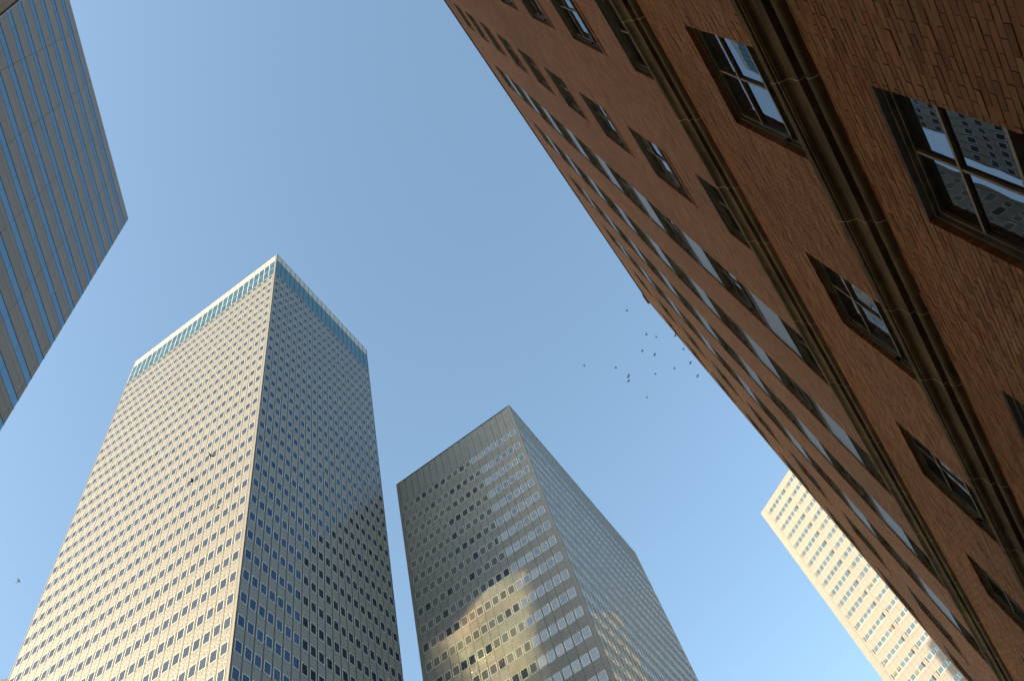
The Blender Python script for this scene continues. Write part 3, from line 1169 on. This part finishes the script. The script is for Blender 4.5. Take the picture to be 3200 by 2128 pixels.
for iy in range(12):
    for iz in range(46):
        y0, z0 = 2.0 * iy, 139 - 3.0 * (iz + 1)
        c_ = Vector((30.5, -6.0 + y0 + 1, z0 + 1.15))
        if iz < 20:
            ax, az, _w = AIM[(iy * 20 + iz * 7) % len(AIM)]
            nrm = ((Vector((ax, 85.73, az)) - c_).normalized() + to_sun.normalized()).normalized()
        else:
            nrm = Vector((-1, RNG.normal(0, 0.02), RNG.normal(0, 0.02))).normalized()
        up = (Vector((0, 0, 1)) - nrm * nrm.z).normalized()
        sd = up.cross(nrm)
        l_ = Vector((-0.12, y0 + 1, z0 + 1.15))
        p_.face([tuple(l_ + sd * a * 0.92 + up * b2 * 1.05) for a, b2 in ((-1, -1), (1, -1), (1, 1), (-1, 1))], 0)
        b_.box(-0.10, 0.0, y0 - 0.07, y0 + 0.07, z0, z0 + 3.0)
p_.build('distant_panes', MATS['mirror_glass'], gt_, None, 'stuff')
b_.build('distant_mullions', MATS['grey_fin'], gt_, None, 'stuff')

# unseen block, added across the street to darken the near brickwork
nb_ = thing('office_block', 'plain brown block across the street from the brick building', 'building', (-7.0, -5.8, 0))
b_ = MB()
b_.box(-13, 0, -20, 0, -0.15, 58)
b_.build('wall', MATS['low_block_brick'], nb_)
b_ = MB()
b_.box(-13.1, 0.1, -20.1, 0.1, 58.003, 58.5)
b_.build('coping', MATS['zinc_sill'], nb_)

# low unseen row, put in to keep side light off the lowest bricks
nb_ = thing('shop_row', 'low dark brick shop row along the far kerb of the street', 'building', (-8.6, 4.4, 0))
b_ = MB()
b_.box(-12, 0, -10.1, 0, -0.15, 9.4)
b_.box(-12, -0.6, 0.002, 28, -0.15, 9.4)
b_.build('wall', MATS['low_block_brick'], nb_)
b_ = MB()
b_.box(-12.1, 0.1, -10.1, 28.1, 9.403, 9.6)
b_.build('coping', MATS['zinc_sill'], nb_)

# tall unseen block, added to hide bright low sky from the window jambs
nb_ = thing('office_block', 'plain brown block closing the street behind the photographer', 'building', (-16.0, -46.0, 0))
b_ = MB()
b_.box(0, 18.4, -40, 0, -0.15, 64)
b_.build('wall', MATS['low_block_brick'], nb_)
b_ = MB()
b_.box(-0.2, 18.6, -40.2, 0.2, 64.003, 64.6)
b_.build('coping', MATS['zinc_sill'], nb_)

# ================================================================== low block past the gold tower
d0 = ray(33, 2119.5)
t_ = 150.0
P = d0 * (t_ / math.hypot(d0[0], d0[1]))
lowz = P[2] + EYE
lb = thing('office_block', 'sliver of a grey roof edge below the white bird, in the bottom left corner', 'building', (P[0], P[1], 0))
b_ = MB()
b_.box(-60, 3.0, 0, 30, -0.15, lowz - 0.8)
b_.build('wall', MATS['plain_cladding'], lb, face_mat((0, 0, 0), 0.6))
b_ = MB()
b_.box(-60.2, 3.2, -0.2, 30, lowz - 0.8, lowz)
b_.build('coping', MATS['zinc_sill'], lb, face_mat((0, 0, 0), 0.6))


# ================================================================== pigeons
def bird_mesh(name, lift, sweep, mats, fold=0.0):
    """Body, head, bill and fanned tail of one pigeon in one skin, wings raised by lift (radians)."""
    mb = MB()
    ring = 8
    prof = [(-0.165, 0.004, 0.0), (-0.12, 0.028, 0.0), (-0.06, 0.05, -0.004), (0.0, 0.058, -0.006), (0.06, 0.05, 0.0),
            (0.10, 0.032, 0.014), (0.125, 0.027, 0.022), (0.15, 0.026, 0.024), (0.168, 0.014, 0.020), (0.19, 0.003, 0.014)]
    rings = []
    for x, r, zc_ in prof:
        rings.append([(x, r * math.cos(2 * math.pi * i / ring), zc_ + r * 0.92 * math.sin(2 * math.pi * i / ring)) for i in range(ring)])
    for a, b2 in zip(rings[:-1], rings[1:]):
        for i in range(ring):
            j = (i + 1) % ring
            mb.face([a[i], a[j], b2[j], b2[i]], 0)
    # tail fan
    for i in range(5):
        a0 = math.radians(-24 + 9.6 * i)
        a1 = a0 + math.radians(9.6)
        mb.face([(-0.12, 0.0, 0.003), (-0.12 - 0.15 * math.cos(a0), -0.15 * math.sin(a0), 0.004), (-0.12 - 0.155 * math.cos((a0 + a1) / 2), -0.155 * math.sin((a0 + a1) / 2), 0.008), (-0.12 - 0.15 * math.cos(a1), -0.15 * math.sin(a1), 0.004)], 1)
    for sgn in (-1, 1):
        def wp(s, x, dz=0.0):
            # s metres out along the wing; lift bends further at the wrist
            a = lift
            s0 = min(s, 0.13)
            s1 = max(0.0, s - 0.13)
            y = 0.035 + s0 * math.cos(a) + s1 * math.cos(a + fold)
            z_ = 0.02 + s0 * math.sin(a) + s1 * math.sin(a + fold) + dz
            return (x - sweep * max(0, s - 0.1), sgn * y, z_)
        lead = [(0.0, 0.075), (0.08, 0.095), (0.14, 0.10), (0.20, 0.065), (0.27, 0.0), (0.33, -0.07)]
        trail = [(0.0, -0.075), (0.08, -0.085), (0.14, -0.08), (0.20, -0.085), (0.27, -0.095), (0.33, -0.095)]
        for i in range(5):
            l0, l1, r0, r1 = lead[i], lead[i + 1], trail[i], trail[i + 1]
            for top in (0.006, -0.004):
                q = [wp(l0[0], l0[1], top), wp(l1[0], l1[1], top), wp(r1[0], r1[1], 0), wp(r0[0], r0[1], 0)]
                mb.face(q if top > 0 else q[::-1], 1 if i > 1 else 0)
    return mb.mesh(name, mats)


simple('slate_plumage', (0.045, 0.048, 0.058), 0.7, var=0.3, scale=30)
simple('dark_flight_feather', (0.03, 0.03, 0.035), 0.7, var=0.3, scale=30)
simple('brown_plumage', (0.11, 0.06, 0.03), 0.7, var=0.3, scale=30)
simple('buff_plumage', (0.50, 0.40, 0.28), 0.7, var=0.2, scale=30)
simple('white_plumage', (0.75, 0.74, 0.72), 0.7, var=0.1, scale=30)
poses = [(0.95, 0.25, 0.35), (1.2, 0.35, 0.1), (0.35, 0.3, 0.2), (-0.55, 0.5, -0.2), (0.7, 0.1, 0.5)]
kinds = {}


def bird(px, py, dist, pose, colour, heading, bank, label, group, scale=0.76):
    key = (pose, colour)
    if key not in kinds:
        a, s_, f_ = poses[pose]
        ms_ = {'slate': ['slate_plumage', 'dark_flight_feather'], 'brown': ['brown_plumage', 'brown_plumage'],
               'buff': ['buff_plumage', 'buff_plumage'], 'white': ['white_plumage', 'white_plumage']}[colour]
        kinds[key] = bird_mesh('pigeon', a, s_, [MATS[m] for m in ms_], f_)
    o = bpy.data.objects.new('pigeon', kinds[key])
    COL.objects.link(o)
    d_ = ray(px, py) * dist
    o.location = (d_[0], d_[1], d_[2] + EYE)
    o.rotation_euler = (bank, math.radians(-4), math.radians(heading))
    o.scale = (scale,) * 3
    o['label'] = label
    o['category'] = 'bird'
    if group:
        o['group'] = group
    return o


FL = 'pigeons flying beside the brick building'
zb = lambda x, y: (1780 + x / 4.48, 920 + y / 4.48)
flock = [
    (808, 230, 0, 'slate', 'topmost dark pigeon of the flock, alone high above the others'),
    (1080, 562, 4, 'slate', 'dark pigeon second highest in open sky, left one of a close pair'),
    (1217, 602, 1, 'slate', 'dark pigeon, right one of the close pair high in the flock'),
    (1483, 577, 2, 'slate', 'dark pigeon half hidden behind the edge of the brick building'),
    (1022, 796, 4, 'slate', 'dark pigeon with low wings, left of the one with drooping wing mid flock'),
    (1193, 840, 3, 'slate', 'dark pigeon in mid flock with one wing hanging straight down'),
    (1598, 773, 0, 'slate', 'dark pigeon with both wings spread, close beside the brick edge'),
    (1694, 953, 3, 'slate', 'dark pigeon with a drooping wing close to the brick edge, below the spread winged one'),
    (1470, 1045, 1, 'slate', 'dark pigeon climbing in the right lower part of the flock, wings raised'),
    (1795, 1138, 3, 'slate', 'rightmost pigeon of the flock, lowest of those beside the brick edge'),
    (1208, 1115, 1, 'slate', 'dark pigeon with tall upright wings, low in the middle of the flock'),
    (836, 1128, 1, 'slate', 'upper bird of two pigeons that overlap above a third'),
    (824, 1156, 4, 'slate', 'lower bird of two pigeons that overlap above a third'),
    (828, 1215, 2, 'slate', 'dark pigeon just below the two overlapping birds'),
    (650, 1033, 0, 'slate', 'dark pigeon second from the left of the flock'),
    (208, 1000, 1, 'slate', 'leftmost dark pigeon of the flock, apart from the rest with raised wings'),
    (1083, 1440, 3, 'buff', 'pale buff pigeon, lowest of the flock in open sky'),
]
for i, (zx, zy, pose, colour, lab) in enumerate(flock):
    x_, y_ = zb(zx, zy)
    bird(x_, y_, 92 if colour == 'slate' else 104, pose, colour, 62 + random.uniform(-14, 14), random.uniform(-0.2, 0.2), lab, FL)
bird(659, 1423.4, 60, 2, 'brown', 150, 0.3, 'brown pigeon crossing the sunlit gold face, upper of the two dark ones', 'pigeons in front of the gold tower', 0.8)
bird(600.3, 1504, 62, 4, 'brown', 40, -0.2, 'brown pigeon crossing the sunlit gold face, lower of the two dark ones', 'pigeons in front of the gold tower', 0.8)
bird(682.5, 1583, 70, 3, 'buff', 60, 0.2, 'tan pigeon near the corner edge of the gold tower, paler than two dark ones', 'pigeons in front of the gold tower', 0.7)
bird(58.7, 1817, 70, 1, 'white', 30, 0.1, 'small white bird alone in the sky left of the gold tower', None, 0.75)
